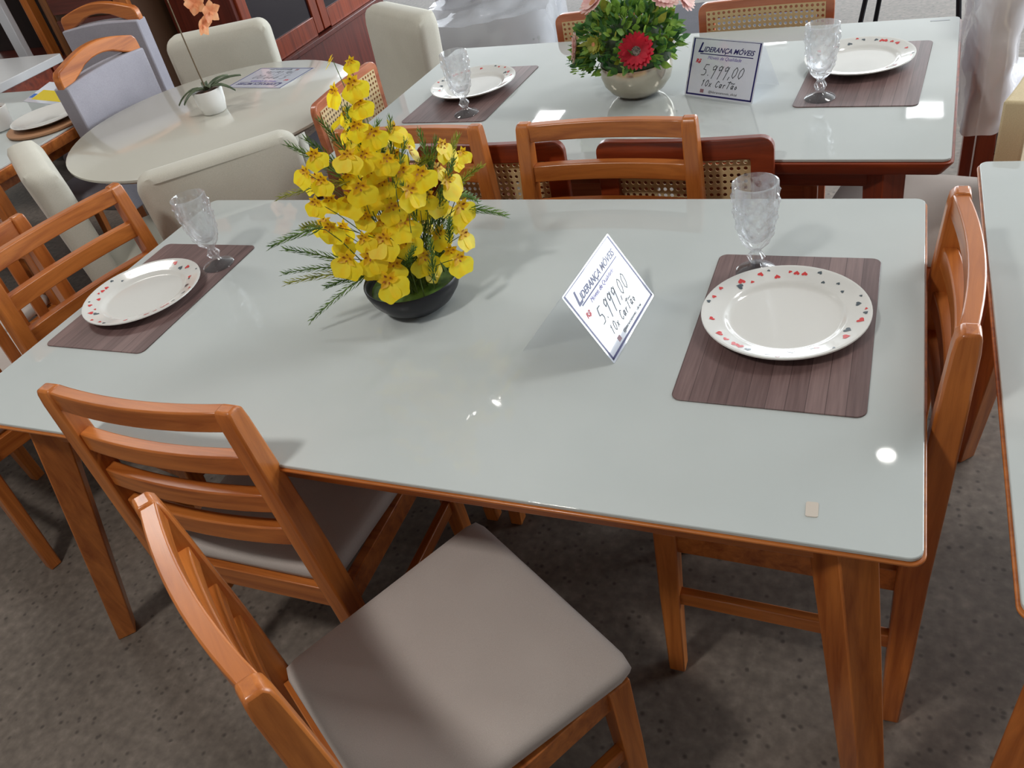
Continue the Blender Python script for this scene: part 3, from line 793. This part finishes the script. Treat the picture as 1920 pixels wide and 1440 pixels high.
for i, (x, y, z, s_) in enumerate(FL):
    if i < 4: o = protos[i]
    else: o = protos[rnd.randrange(4)].copy(); COL.objects.link(o); o.parent = arr
    p = Vector((x, y, z))*.001; o.location = p
    outv = Vector((x, y, 0)); outv = outv.normalized() if outv.length > 1 else Vector((0, -1, 0))
    cam = Vector((.57, -.82, .0))*.75
    nrm = (outv*.8+cam+Vector((rnd.uniform(-.5, .5), rnd.uniform(-.5, .5), rnd.uniform(.15, .75)))).normalized()
    up = Vector((rnd.uniform(-.35, .35), rnd.uniform(-.35, .35), 1)); yv = (up-nrm*up.dot(nrm)).normalized(); xv = yv.cross(nrm)
    sc_ = (.8, 1.28, 1.55, 1.8)[s_]*rnd.uniform(.92, 1.1)
    o.rotation_euler = Matrix((xv, yv, nrm)).transposed().to_euler(); o.scale = (sc_,)*3
    st = MB(); a0 = Vector((rnd.uniform(-.05, .05)+p.x*.15, rnd.uniform(-.05, .05)+p.y*.15, .05)); mid = (a0+p)/2+Vector((-p.x*.25, -p.y*.25, .02))
    pts = [a0*(1-t)**2+mid*2*t*(1-t)+(p-nrm*.004)*t*t for t in [k/6 for k in range(7)]]
    st.tube(pts, .0013, 4, .0007); st.build('flower_stem', STEM, arr)
FR = [((-81,-124,242),(-156,-168,244)),((-101,-67,140),(-169,-124,212)),((-89,-77,133),(-172,-149,175)),((-85,-83,123),(-179,-143,149)),((-65,-72,108),(-98,-134,138)),((-75,-65,96),(-175,-125,50)),((-41,-67,302),(-163,-93,301)),((-117,-69,214),(-97,-138,265)),((-54,-52,314),(-104,-90,400)),((87,107,203),(153,104,261)),((118,60,211),(115,126,176)),((127,62,181),(182,98,161)),((41,70,101),(101,42,237)),((59,33,167),(96,33,225)),((25,23,106),(71,12,220)),((20,-27,300),(-16,35,329)),((-8,36,290),(31,-12,360)),((51,-33,284),(43,48,340)),((-13,-16,295),(-2,-25,385)),((-52,-26,301),(-89,-58,396)),((61,53,240),(93,68,333)),((113,54,278),(122,97,323)),((54,40,278),(103,26,315)),((-45,14,347),(-7,-26,435)),((63,3,97),(62,54,164)),((-14,12,86),(43,-19,145)),((10,26,278),(26,44,384)),((-17,-16,307),(37,-11,402)),((70,-30,90),(95,-45,190)),((75,20,150),(85,-5,270)),((20,40,250),(0,20,370)),((-20,20,280),(-30,0,400)),((80,30,180),(110,10,260)),((95,20,140),(125,-10,215)),((60,-20,210),(70,-45,300)),((30,-50,120),(75,-75,190)),((70,60,260),(80,40,360)),((100,40,230),(140,30,310)),((-40,-20,330),(-60,-40,420))]
for i, (a, c) in enumerate(FR):
    a, c = Vector(a)*.001, Vector(c)*.001; root = Vector((a.x*.35, a.y*.35, .05)); d = c-a
    m = MB(); sag = Vector((0, 0, .012))
    pts = [root*(1-t)**2+(a+sag-d*.3)*2*t*(1-t)+a*t*t for t in [k/4 for k in range(5)]]+[a+d*t+Vector((0, 0, -.015*t*t)) for t in (.25, .5, .75, 1)]
    m.tube(pts, .0011, 4, .0005); m.mi = 1
    ref = Vector((.3, .5, .8)); u = d.cross(ref).normalized(); w_ = d.cross(u).normalized(); dn = d.normalized()
    N = 62
    for k in range(N):
        t = k/N; p = a-d*.15+d*1.15*t+Vector((0, 0, -.015*t*t)); ang = k*2.4; ln = (.019 if i != 2 else .016)*(1-.55*t)+.004
        dv = (u*math.cos(ang)+w_*math.sin(ang))*.62+dn*.85; dv.normalize(); sv = dv.cross(dn).normalized()*.0011
        m.face([m.vert(p-sv), m.vert(p+sv), m.vert(p+dv*ln)])
        m.face([m.vert(p+dv*ln*.3-sv*1.4), m.vert(p+dv*ln*.6+sv*.5), m.vert(p+(dv+dn*.5)*ln*.8)])
    m.build('fern_frond', [STEM, LEAF_Y if i in (3, 6, 7, 9, 21, 22) else LEAF], arr)

# ------------------------------------------------------------------ gerbera arrangement
ger = empty('flower_arrangement', (-.640, 2.262, TZ), 0, 'red and pink gerbera arrangement in a silver bowl on the back table', 'flower arrangement')
m = MB(); m.lathe([(0, 0), (.045, 0), (.052, .003), (.075, .018), (.092, .04), (.099, .062), (.1, .08), (.098, .094), (.0955, .094), (.096, .075), (.08, .06), (0, .06)], 64)
m.build('bowl', SILVER, ger, smooth=True, angle=50)
m = MB(); m.lathe([(.094, .088), (.098, .11), (.092, .15), (.07, .185), (.04, .2), (0, .205)], 24); m.build('moss', petal('dark moss', srgb(30, 52, 26), srgb(58, 84, 40), 60, trans=.05), ger, smooth=True)
rnd = random.Random(9)
for kk, (name, mt, cnt) in enumerate((('foliage', LEAF_G, 520), ('foliage', LEAF_D, 430), ('foliage', LEAF_Y, 60))):
    m = MB()
    for i in range(cnt):
        th = rnd.uniform(0, 2*PI); ph = math.acos(rnd.uniform(-.02, 1)); q = rnd.uniform(.68, 1.03)
        dv = Vector((math.sin(ph)*math.cos(th), math.sin(ph)*math.sin(th), math.cos(ph)))
        p = Vector((-.012, 0, .115))+Vector((dv.x*(.15 if dv.x < 0 else .138), dv.y*.155, dv.z*.14))*q
        d2 = (dv+Vector((rnd.uniform(-.6, .6), rnd.uniform(-.6, .6), rnd.uniform(-.7, .5)))).normalized()
        nn = (dv+Vector((rnd.uniform(-.5, .5),)*3)).normalized()
        petal_fan(m, rnd.uniform(.02, .036), rnd.uniform(.013, .022), p, d2, nn, cup=rnd.uniform(-.3, .2), nseg=3)
    # trailing sprigs to the left
    if kk < 2:
        for s0 in range(4):
            a = math.radians(rnd.uniform(150, 230) if kk else rnd.uniform(200, 250)); d = Vector((math.cos(a), math.sin(a), -.08))
            for k in range(6):
                p = Vector((0, 0, .125))+d*(.12+.012*k); sd = Vector((-d.y, d.x, .1))*(1 if k % 2 else -1)
                petal_fan(m, .022, .011, p, sd+d*.7, (0, 0, 1), nseg=3)
    o = m.build(name, mt, ger, smooth=True)
def gerbera(R, c, n_, mp, mc, name='gerbera', rows=2):
    n_ = Vector(n_).normalized(); f = empty(name, c); f.parent = ger
    f.rotation_euler = n_.to_track_quat('Z', 'Y').to_euler()
    m = MB()
    for row in range(rows):
        N = 24-6*row; L = R*(1-.22*row)
        for k in range(N):
            a = 2*PI*(k+.5*row)/N+rnd.uniform(-.06, .06); d = (math.cos(a), math.sin(a), .12+.18*row+rnd.uniform(-.06, .06))
            petal_fan(m, L, R*.40, (math.cos(a)*R*.12, math.sin(a)*R*.12, .002*row), d, (0, 0, 1), cup=.12, nseg=5, tipr=.45, e=1.1)
    m.build('petals', mp, f, smooth=True)
    m = MB(); m.lathe([(R*.30, .0), (R*.29, R*.10), (R*.2, R*.16), (R*.1, R*.13), (0, R*.1)], 20); m.build('eye', mc, f, smooth=True)
    m = MB(); m.tube([(0, 0, -.004), (0, 0, -.05)], .002, 5); m.build('stem', STEM, f)
gerbera(.042, (.045, -.145, .165), (.12, -.9, .42), RED_P, GER_C)
gerbera(.040, (.10, -.03, .262), (.45, -.5, .75), PINK_P, PINK_C)
gerbera(.036, (.135, .035, .235), (.9, -.2, .4), PINK_P, PINK_C)
gerbera(.036, (-.085, -.05, .265), (-.4, -.4, .8), PINK_P, PINK_C)
gerbera(.038, (-.135, -.085, .165), (-.95, -.3, .2), PINK_P, PINK_C)
gerbera(.022, (-.075, -.115, .18), (-.3, -.9, .3), LEAF_Y, PINK_C, 'green_button_flower')

# ------------------------------------------------------------------ orchid pot on the round table
op = empty('potted_orchid', (-2.195, 2.298, TZ), 0, 'peach orchid with one tall stem in a small white pot on the round table', 'potted plant')
m = MB(); m.lathe([(0, 0), (.036, 0), (.042, .004), (.05, .04), (.0545, .082), (.053, .084), (.051, .082), (.05, .07), (0, .068)], 40); m.build('pot', POT_WHITE, op, smooth=True, angle=50)
m = MB(); m.lathe([(.05, .070), (.03, .076), (0, .078)], 20); m.build('soil', SOIL, op, smooth=True)
for a, L, dz in ((200, .12, -.02), (250, .10, .0), (40, .13, .03), (10, .11, .0), (70, .10, .03), (130, .07, .02), (330, .05, .03)):
    aa = math.radians(a); m = MB(); prev = None
    d = Vector((math.cos(aa), math.sin(aa), 0)); s_ = Vector((-d.y, d.x, 0)); rows = []
    for k in range(8):
        t = k/7; wd = .022*math.sin(PI*(.12+.85*t))
        c = Vector((0, 0, .078))+d*L*t+Vector((0, 0, .06*t-(.075-dz)*t*t))
        rows.append([m.vert(c-s_*wd/2+Vector((0, 0, .004))), m.vert(c), m.vert(c+s_*wd/2+Vector((0, 0, .004)))])
    for r0, r1 in zip(rows, rows[1:]):
        m.face((r0[0], r0[1], r1[1], r1[0])); m.face((r0[1], r0[2], r1[2], r1[1]))
    o = m.build('leaf', STRAP, op, smooth=True); so = o.modifiers.new('solid', 'SOLIDIFY'); so.thickness = .002
m = MB(); m.tube([(0, 0, .07), (-.004, 0, .15), (-.01, .004, .26), (-.012, .006, .37), (-.002, -.005, .46), (.06, -.03, .50), (.14, -.06, .49), (.20, -.085, .44), (.22, -.095, .38)], .0028, 6, .0016); m.build('stem', STEM_B, op, smooth=True)
for k, (x, y, z) in enumerate(((.17, -.09, .42), (.204, -.115, .385), (.228, -.09, .352), (.206, -.118, .322))):
    m = MB()
    for a in (90, 162, 234, 306, 18):
        aa = math.radians(a); petal_fan(m, .038, .034, (0, 0, 0), (math.cos(aa), math.sin(aa), .15), (0, 0, 1), cup=.15, nseg=4, tipr=.7)
    petal_fan(m, .016, .012, (0, 0, .003), (0, -1, .8), (0, .3, 1), cup=.3, nseg=3)
    o = m.build('flower', PEACH_P, op, smooth=True); o.location = (x, y, z); o.rotation_euler = (math.radians(75+12*k), math.radians(10*k-15), math.radians(35+20*k)); o.scale = (.95,)*3

# ------------------------------------------------------------------ things on the left table
m = MB(); m.lathe([(0, 0), (.15, 0), (.158, .006), (.158, .012), (.15, .013), (0, .012)], 48)
o = m.build('charger', mat('tan wooden charger', srgb(170, 126, 92), .5), smooth=True); o.location = (-3.0, 2.262, TZ); tag(o, 'tan wooden charger under the plate on the far left table', 'charger')
o = MB(); o.lathe([(0, .004), (.085, .004), (.1, .012), (.135, .022), (.137, .019), (.1, .006), (.08, 0), (0, 0)], 56)
o = o.build('plate', WHITE_CERAMIC, smooth=True); o.location = (-3.005, 2.272, TZ+.013); tag(o, 'plain white plate on the wooden charger at the far left', 'plate')
r = empty('plant_pot', (-3.235, 2.235, TZ), 0, 'white pot cut off by the left photo edge on the far left table', 'pot')
m = MB(); m.lathe([(0, 0), (.042, 0), (.048, .005), (.056, .085), (.054, .087), (.05, .075), (0, .072)], 36); m.build('pot', POT_WHITE, r, smooth=True)
m = MB(); m.lathe([(.05, .075), (.02, .08), (0, .081)], 16); m.build('soil', SOIL, r, smooth=True)
r = empty('leaflet', (-3.30, 2.50, TZ), math.radians(-14), 'yellow and blue leaflet propped on the far left table', 'leaflet')
m = MB(); ang = math.radians(11); cs, sn = math.cos(ang), math.sin(ang)
def sheet(m, x0, x1, t0, t1, off):
    m.loft([[(x0, t0*cs-off*sn, t0*sn+off*cs+.001), (x1, t0*cs-off*sn, t0*sn+off*cs+.001), (x1, t1*cs-off*sn, t1*sn+off*cs+.001), (x0, t1*cs-off*sn, t1*sn+off*cs+.001)],
            [(x0, t0*cs-(off+.0005)*sn, t0*sn+(off+.0005)*cs+.001), (x1, t0*cs-(off+.0005)*sn, t0*sn+(off+.0005)*cs+.001), (x1, t1*cs-(off+.0005)*sn, t1*sn+(off+.0005)*cs+.001), (x0, t1*cs-(off+.0005)*sn, t1*sn+(off+.0005)*cs+.001)]])
sheet(m, -.15, .15, 0, .15, 0); m.build('sheet', PAPER, r)
m = MB(); sheet(m, -.11, .15, .02, .09, .0006); m.build('yellow_band', mat('yellow print', srgb(224, 200, 40), .4), r)
m = MB(); sheet(m, -.02, .14, .11, .135, .0006); sheet(m, -.145, -.115, .03, .06, .0006); m.build('blue_print', mat('blue print', srgb(60, 110, 190), .4), r)

# ------------------------------------------------------------------ background furniture
# dark cherry china cabinet, face towards +x
r = empty('china_cabinet', (-3.42, 4.5, 0), 0, 'dark cherry china cabinet with glazed doors behind the round table', 'cabinet')
m = MB(); m.box((0, 0, .185), (.48, 1.46, .37)); m.box((.01, 0, .385), (.5, 1.5, .03)); m.box((-.22, 0, 1.2), (.03, 1.42, 1.6)); m.box((0, -.71, 1.2), (.42, .03, 1.6)); m.box((0, .71, 1.2), (.42, .03, 1.6)); m.box((0, 0, 2.01), (.5, 1.5, .05))
m.build('carcass', WD['z'], r, bevel=.004)
DARK_GLASS = mat('dark cabinet glass', srgb(34, 28, 36), .08, spec=.6)
for k, y0 in enumerate((-.70, 0)):
    d = MB(); w = .695
    for yy in (y0+.04, y0+w-.04): d.box((.215, yy, 1.2), (.024, .075, 1.58))
    for zz, hh in ((.455, .11), (1.95, .08)): d.box((.215, y0+w/2, zz), (.0236, w-.155, hh))
    d = d.build('door', WR['z'], r, bevel=.004); d['label'] = 'glazed cherry door'
    g = MB(); g.box((.212, y0+w/2, 1.2), (.006, w-.12, 1.46)); g.build('pane', DARK_GLASS, d)
# brown wardrobe and open shelf to its left
r = empty('wardrobe', (-4.085, 4.02, 0), 0, 'tall brown wardrobe panel left of the china cabinet', 'wardrobe')
m = MB(); m.box((.12, 0, 1.0), (.56, .9, 2.0)); m.build('carcass', mat('brown wardrobe panel', srgb(86, 60, 42), .5), r, bevel=.004)
m = MB(); m.box((.375, -.462, 1.0), (.09, .03, 2.0)); m.build('corner_post', W['z'], r, bevel=.004)
for k in range(3):
    d = MB(); d.box((.09, -.462, .32+.36*k), (.46, .022, .33)); d = d.build('drawer', WD['x'], r, bevel=.004)
    h = MB(); h.box((.09, -.482, .32+.36*k), (.12, .018, .016)); h.build('handle', DARK_GLASS, d)
r = empty('open_shelf', (-4.79, 3.62, 0), 0, 'open wooden shelf with orange-brown uprights at the top left', 'shelf')
for x in (-.43, .34, .48):
    m = MB(); m.box((x, 0, 1.), (.055, .055, 2.0)); m.build('upright', WB['z'] if x > .4 else W['z'], r, bevel=.004)
for z in (.12, .62, 1.12, 1.62):
    m = MB(); m.box((.02, .12, z), (.95, .3, .03)); m.build('shelf_board', WD['x'], r, bevel=.003)
m = MB(); m.box((.02, .275, 1.), (.95, .02, 2.)); m.build('back_panel', mat('very dark panel', srgb(44, 30, 30), .6), r)
m = MB(); m.box((-4.53, 3.50, .9), (.075, .04, 1.8)); m.box((-4.53, 3.50, .02), (.14, .1, .04))
o = m.build('upright_board', mat('white painted board', srgb(206, 208, 214), .45), bevel=.004); tag(o, 'narrow white upright board leaning at the top left corner before the shelf', 'board')
r = empty('side_table', (-4.35, 3.08, 0), 0, 'small white-topped side table at the left edge behind the far left table', 'side table')
m = MB(); m.prism(rrect(.62, .5, .02), .70, .74); m.build('tabletop', mat('white laminate', srgb(214, 216, 218), .3), r, bevel=.003)
m = MB(); m.box((0, -.2, .64), (.56, .02, .11)); m.box((0, .2, .64), (.56, .02, .11)); m.box((-.26, 0, .64), (.02, .4, .11)); m.box((.26, 0, .64), (.02, .4, .11)); m.build('apron', WR['x'], r)
for sx in (-1, 1):
    for sy in (-1, 1):
        m = MB(); m.box((sx*.26, sy*.2, .35), (.045, .045, .70)); m.build('leg', WR['z'], r)

# plastic-wrapped grey armchairs behind
def film_sheet(name, pts_fn, nu, nv, mt, parent, amp=.012, freq=9., seed=0.):
    m = MB(); idx = []
    for i in range(nu+1):
        row = []
        for j in range(nv+1):
            p = Vector(pts_fn(i/nu, j/nv)); q = p*freq+Vector((seed, seed*.7, 0))
            nv_ = noise.noise_vector(q)+.5*noise.noise_vector(q*2.3)
            row.append(m.vert(p+nv_*amp))
        idx.append(row)
    for i in range(nu):
        for j in range(nv): m.face((idx[i][j], idx[i+1][j], idx[i+1][j+1], idx[i][j+1]))
    return m.build(name, mt, parent, smooth=True, angle=30)
def wrap_fn(x0, x1, y0, y1, z0, z1):
    """dome-like cover over a box: u around, v from hem to crown"""
    cx, cy = (x0+x1)/2, (y0+y1)/2; hx, hy = (x1-x0)/2, (y1-y0)/2
    def f(u, v):
        a = 2*PI*u; k = 4.; rr = (abs(math.cos(a))**k+abs(math.sin(a))**k)**(-1/k)
        if v < .6: s_, z = 1.0-.03*(v/.6), z0+(z1-z0)*(v/.6)
        else: s_, z = .97*(1-(v-.6)/.4), z1+.01*((v-.6)/.4)
        return (cx+hx*rr*math.cos(a)*s_, cy+hy*rr*math.sin(a)*s_, z)
    return f
GREY_LINEN = fabric('pale grey linen', srgb(150, 152, 154), srgb(172, 174, 175), scale=400)
def make_wrapped_armchair():
    r = empty('armchair', label='x', cat='chair')
    m = MB(); soft_block(m, .66, .60, .14, .50, .09, cy=.0); m.build('seat', GREY_LINEN, r, smooth=True, angle=60)
    m = MB(); soft_block(m, .66, .20, .14, .86, .08, cy=-.34, lean=-.1); m.build('backrest', GREY_LINEN, r, smooth=True, angle=60)
    for sx in (-1, 1):
        for sy in (-1, 1):
            m = MB(); m.beam((sx*.27, sy*.22, 0), (sx*.25, sy*.2, .16), .03, .03, .045, .045); m.build('leg', WD['z'], r)
    film_sheet('plastic_wrap', wrap_fn(-.36, .36, -.32, .35, .10, .535), 60, 30, FILM, r, .03, 4.5)
    film_sheet('plastic_wrap', wrap_fn(-.36, .36, -.56, -.21, .10, .90), 60, 34, FILM, r, .03, 4.5, 3.)
    return r
wa = make_wrapped_armchair(); uwa = []
place(wa, uwa, (-1.95, 4.2, .008), PI+.2, 'pale grey armchair in clear plastic wrap behind the left half of the back table')
m = MB(); m.prism(rrect(2.7, 2.3, .03, 3), 0, .008)  # flat sheet added to darken the floor beyond the back table
o = m.build('dark_floor_sheet', fabric('dark navy floor sheet', srgb(40, 38, 50), srgb(58, 54, 66), scale=200)); o.location = (-1.72, 4.6, 0); tag(o, 'dark navy sheet added on the floor under the plastic-wrapped armchair', 'dark_floor_sheet')
# wrapped wooden chair at the top right
r = empty('wrapped_chair', (.50, 2.76, 0), math.radians(90), 'wooden chair shrouded in shiny plastic at the top right', 'chair')
for sx in (-1, 1):
    m = MB(); m.post([(sx*.2, .225, 0, .045, .045), (sx*.2, .225, .45, .05, .05), (sx*.2, .235, .86, .045, .035)]); m.build('leg', WR['z'], r, bevel=.003)
    m = MB(); m.post([(sx*.2, -.19, 0, .035, .035), (sx*.2, -.19, .42, .045, .045)]); m.build('leg', WR['z'], r, bevel=.003)
m = MB(); m.box((0, .02, .40), (.42, .40, .05)); m.build('seat_frame', WR['x'], r)
m = MB(); soft_block(m, .44, .44, .425, .49, .03); m.build('seat', GREY_LINEN, r, smooth=True, angle=60)
m = MB(); m.railx([(-.19, .24, .82, .03, .12), (0, .25, .82, .03, .12), (.19, .24, .82, .03, .12)]); m.build('top_rail', WR['x'], r, bevel=.004)
film_sheet('plastic_wrap', wrap_fn(-.25, .25, .17, .30, .50, .90), 56, 36, FILM_D, r, .016, 8., 1.)
film_sheet('plastic_wrap', wrap_fn(-.26, .26, -.24, .22, .36, .53), 56, 20, FILM_D, r, .014, 8., 2.)

# metal-legged stools / chair at the top right behind the back table
r = empty('metal_chair', (.10, 4.30, 0), math.radians(170), 'grey seat on thin black metal legs beyond the back table at the top right', 'chair')
BLK = mat('black metal', srgb(28, 28, 34), .4, metal=.5)
m = MB(); soft_block(m, .44, .44, .44, .50, .028); m.build('seat', fabric('dark grey green seat', srgb(92, 98, 96), srgb(118, 122, 120)), r, smooth=True, angle=60)
m = MB(); soft_block(m, .42, .06, .52, .84, .028, cy=-.21, lean=-.05); m.build('backrest', GREY_LINEN, r, smooth=True, angle=60)
for sx in (-1, 1):
    for sy in (-1, 1):
        m = MB(); m.tube([(sx*.24, sy*.24, 0), (sx*.18, sy*.18, .45)], .011, 8); m.build('leg', BLK, r, smooth=True)

# ------------------------------------------------------------------ lamps
EM = mat('lit panel', (1, 1, 1), .5, emit=(1, 1, 1), estr=14)
BULB = mat('lit bulb', (1, 1, 1), .5, emit=(1, .97, .92), estr=40)
FRAME = mat('white lamp frame', srgb(220, 220, 220), .5)
lp = empty('ceiling_light', label='x', cat='ceiling light', group='square ceiling light panels')
m = MB(); m.box((0, 0, -.01), (.34, .34, .02)); m.build('frame', FRAME, lp, bevel=.003)
m = MB(); m.box((0, 0, -.022), (.30, .30, .006)); m.build('diffuser', EM, lp)
ul = []
for x, y, lab in ((-3.46, 8.5, 'square ceiling light panel over the far left of the shop'), (-1.27, 10.53, 'square ceiling light panel nearest the back windows'), (.35, 8.27, 'square ceiling light panel over the far right of the shop')):
    place(lp, ul, (x, y, H), 0, lab)
def spot(x, y, r_, lab):
    t = empty('downlight', (x, y, H), 0, lab, 'ceiling light', 'round ceiling downlights')
    m = MB(); m.lathe([(0, 0), (r_*1.35, 0), (r_*1.35, -.03), (r_*1.1, -.034), (0, -.034)], 28); m.build('housing', FRAME, t, smooth=True)
    m = MB(); m.lathe([(0, -.035), (r_, -.035), (r_, -.042), (0, -.045)], 24); m.build('lens', BULB, t, smooth=True)
spot(.17, 3.60, .047, 'single round ceiling downlight above the back table')
spot(-2.33, 3.55, .04, 'small round ceiling downlight, left of a pair')
spot(-2.22, 3.72, .04, 'small round ceiling downlight, right of a pair')

def area(name, loc, rot, sx, sy, power, col=(1, 1, 1)):
    l = bpy.data.lights.new(name, 'AREA'); l.shape = 'RECTANGLE'; l.size = sx; l.size_y = sy; l.energy = power; l.color = col
    o = bpy.data.objects.new(name, l); COL.objects.link(o); o.location = loc; o.rotation_euler = rot
    return o
R = math.radians
area('window_daylight', (-1.8, Y1-.1, 1.85), (R(-90), 0, 0), 12, 2.1, 640, (.88, .95, 1))
area('shopfront_daylight', (X1-.1, 7.6, 1.6), (0, R(90), 0), 2.9, 7, 800, (.88, .95, 1))
area('ceiling_lamp', (-1.3, -.5, H-.05), (0, 0, 0), .3, .3, 50, (1, .96, .91))
area('ceiling_lamp', (-3.6, 2.2, H-.05), (0, 0, 0), 1.2, .5, 40, (1, .96, .91))
area('ceiling_lamp', (1.5, 2.8, H-.05), (0, 0, 0), 1.2, .5, 46, (1, .98, .95))

w = bpy.data.worlds.new('World'); S.world = w; w.use_nodes = True
bg = w.node_tree.nodes['Background']; bg.inputs[0].default_value = (.86, .93, 1, 1); bg.inputs[1].default_value = 1.6

# ------------------------------------------------------------------ camera
cam = bpy.data.cameras.new('Camera'); co = bpy.data.objects.new('Camera', cam); COL.objects.link(co)
right = Vector((.91931526, .3465603, -.18642801)); upv = Vector((-.08334927, .63447194, .76843885)); fwd = Vector((-.38459374, .69089892, -.61216528))
co.matrix_world = Matrix(((right.x, upv.x, -fwd.x, 0), (right.y, upv.y, -fwd.y, 0), (right.z, upv.z, -fwd.z, CZ), (0, 0, 0, 1)))
cam.sensor_width = 36; cam.lens = 1555/1920*36; cam.clip_start = .05
S.camera = co

S.view_settings.view_transform = 'Standard'; S.view_settings.look = 'None'; S.view_settings.exposure = -0.33; S.view_settings.gamma = 1
S.view_settings.use_curve_mapping = False
cy = S.cycles
cy.use_denoising = True
cy.max_bounces = 8; cy.diffuse_bounces = 4; cy.glossy_bounces = 4; cy.transmission_bounces = 6; cy.transparent_max_bounces = 24
cy.caustics_reflective = False; cy.caustics_refractive = False
cy.sample_clamp_indirect = 6
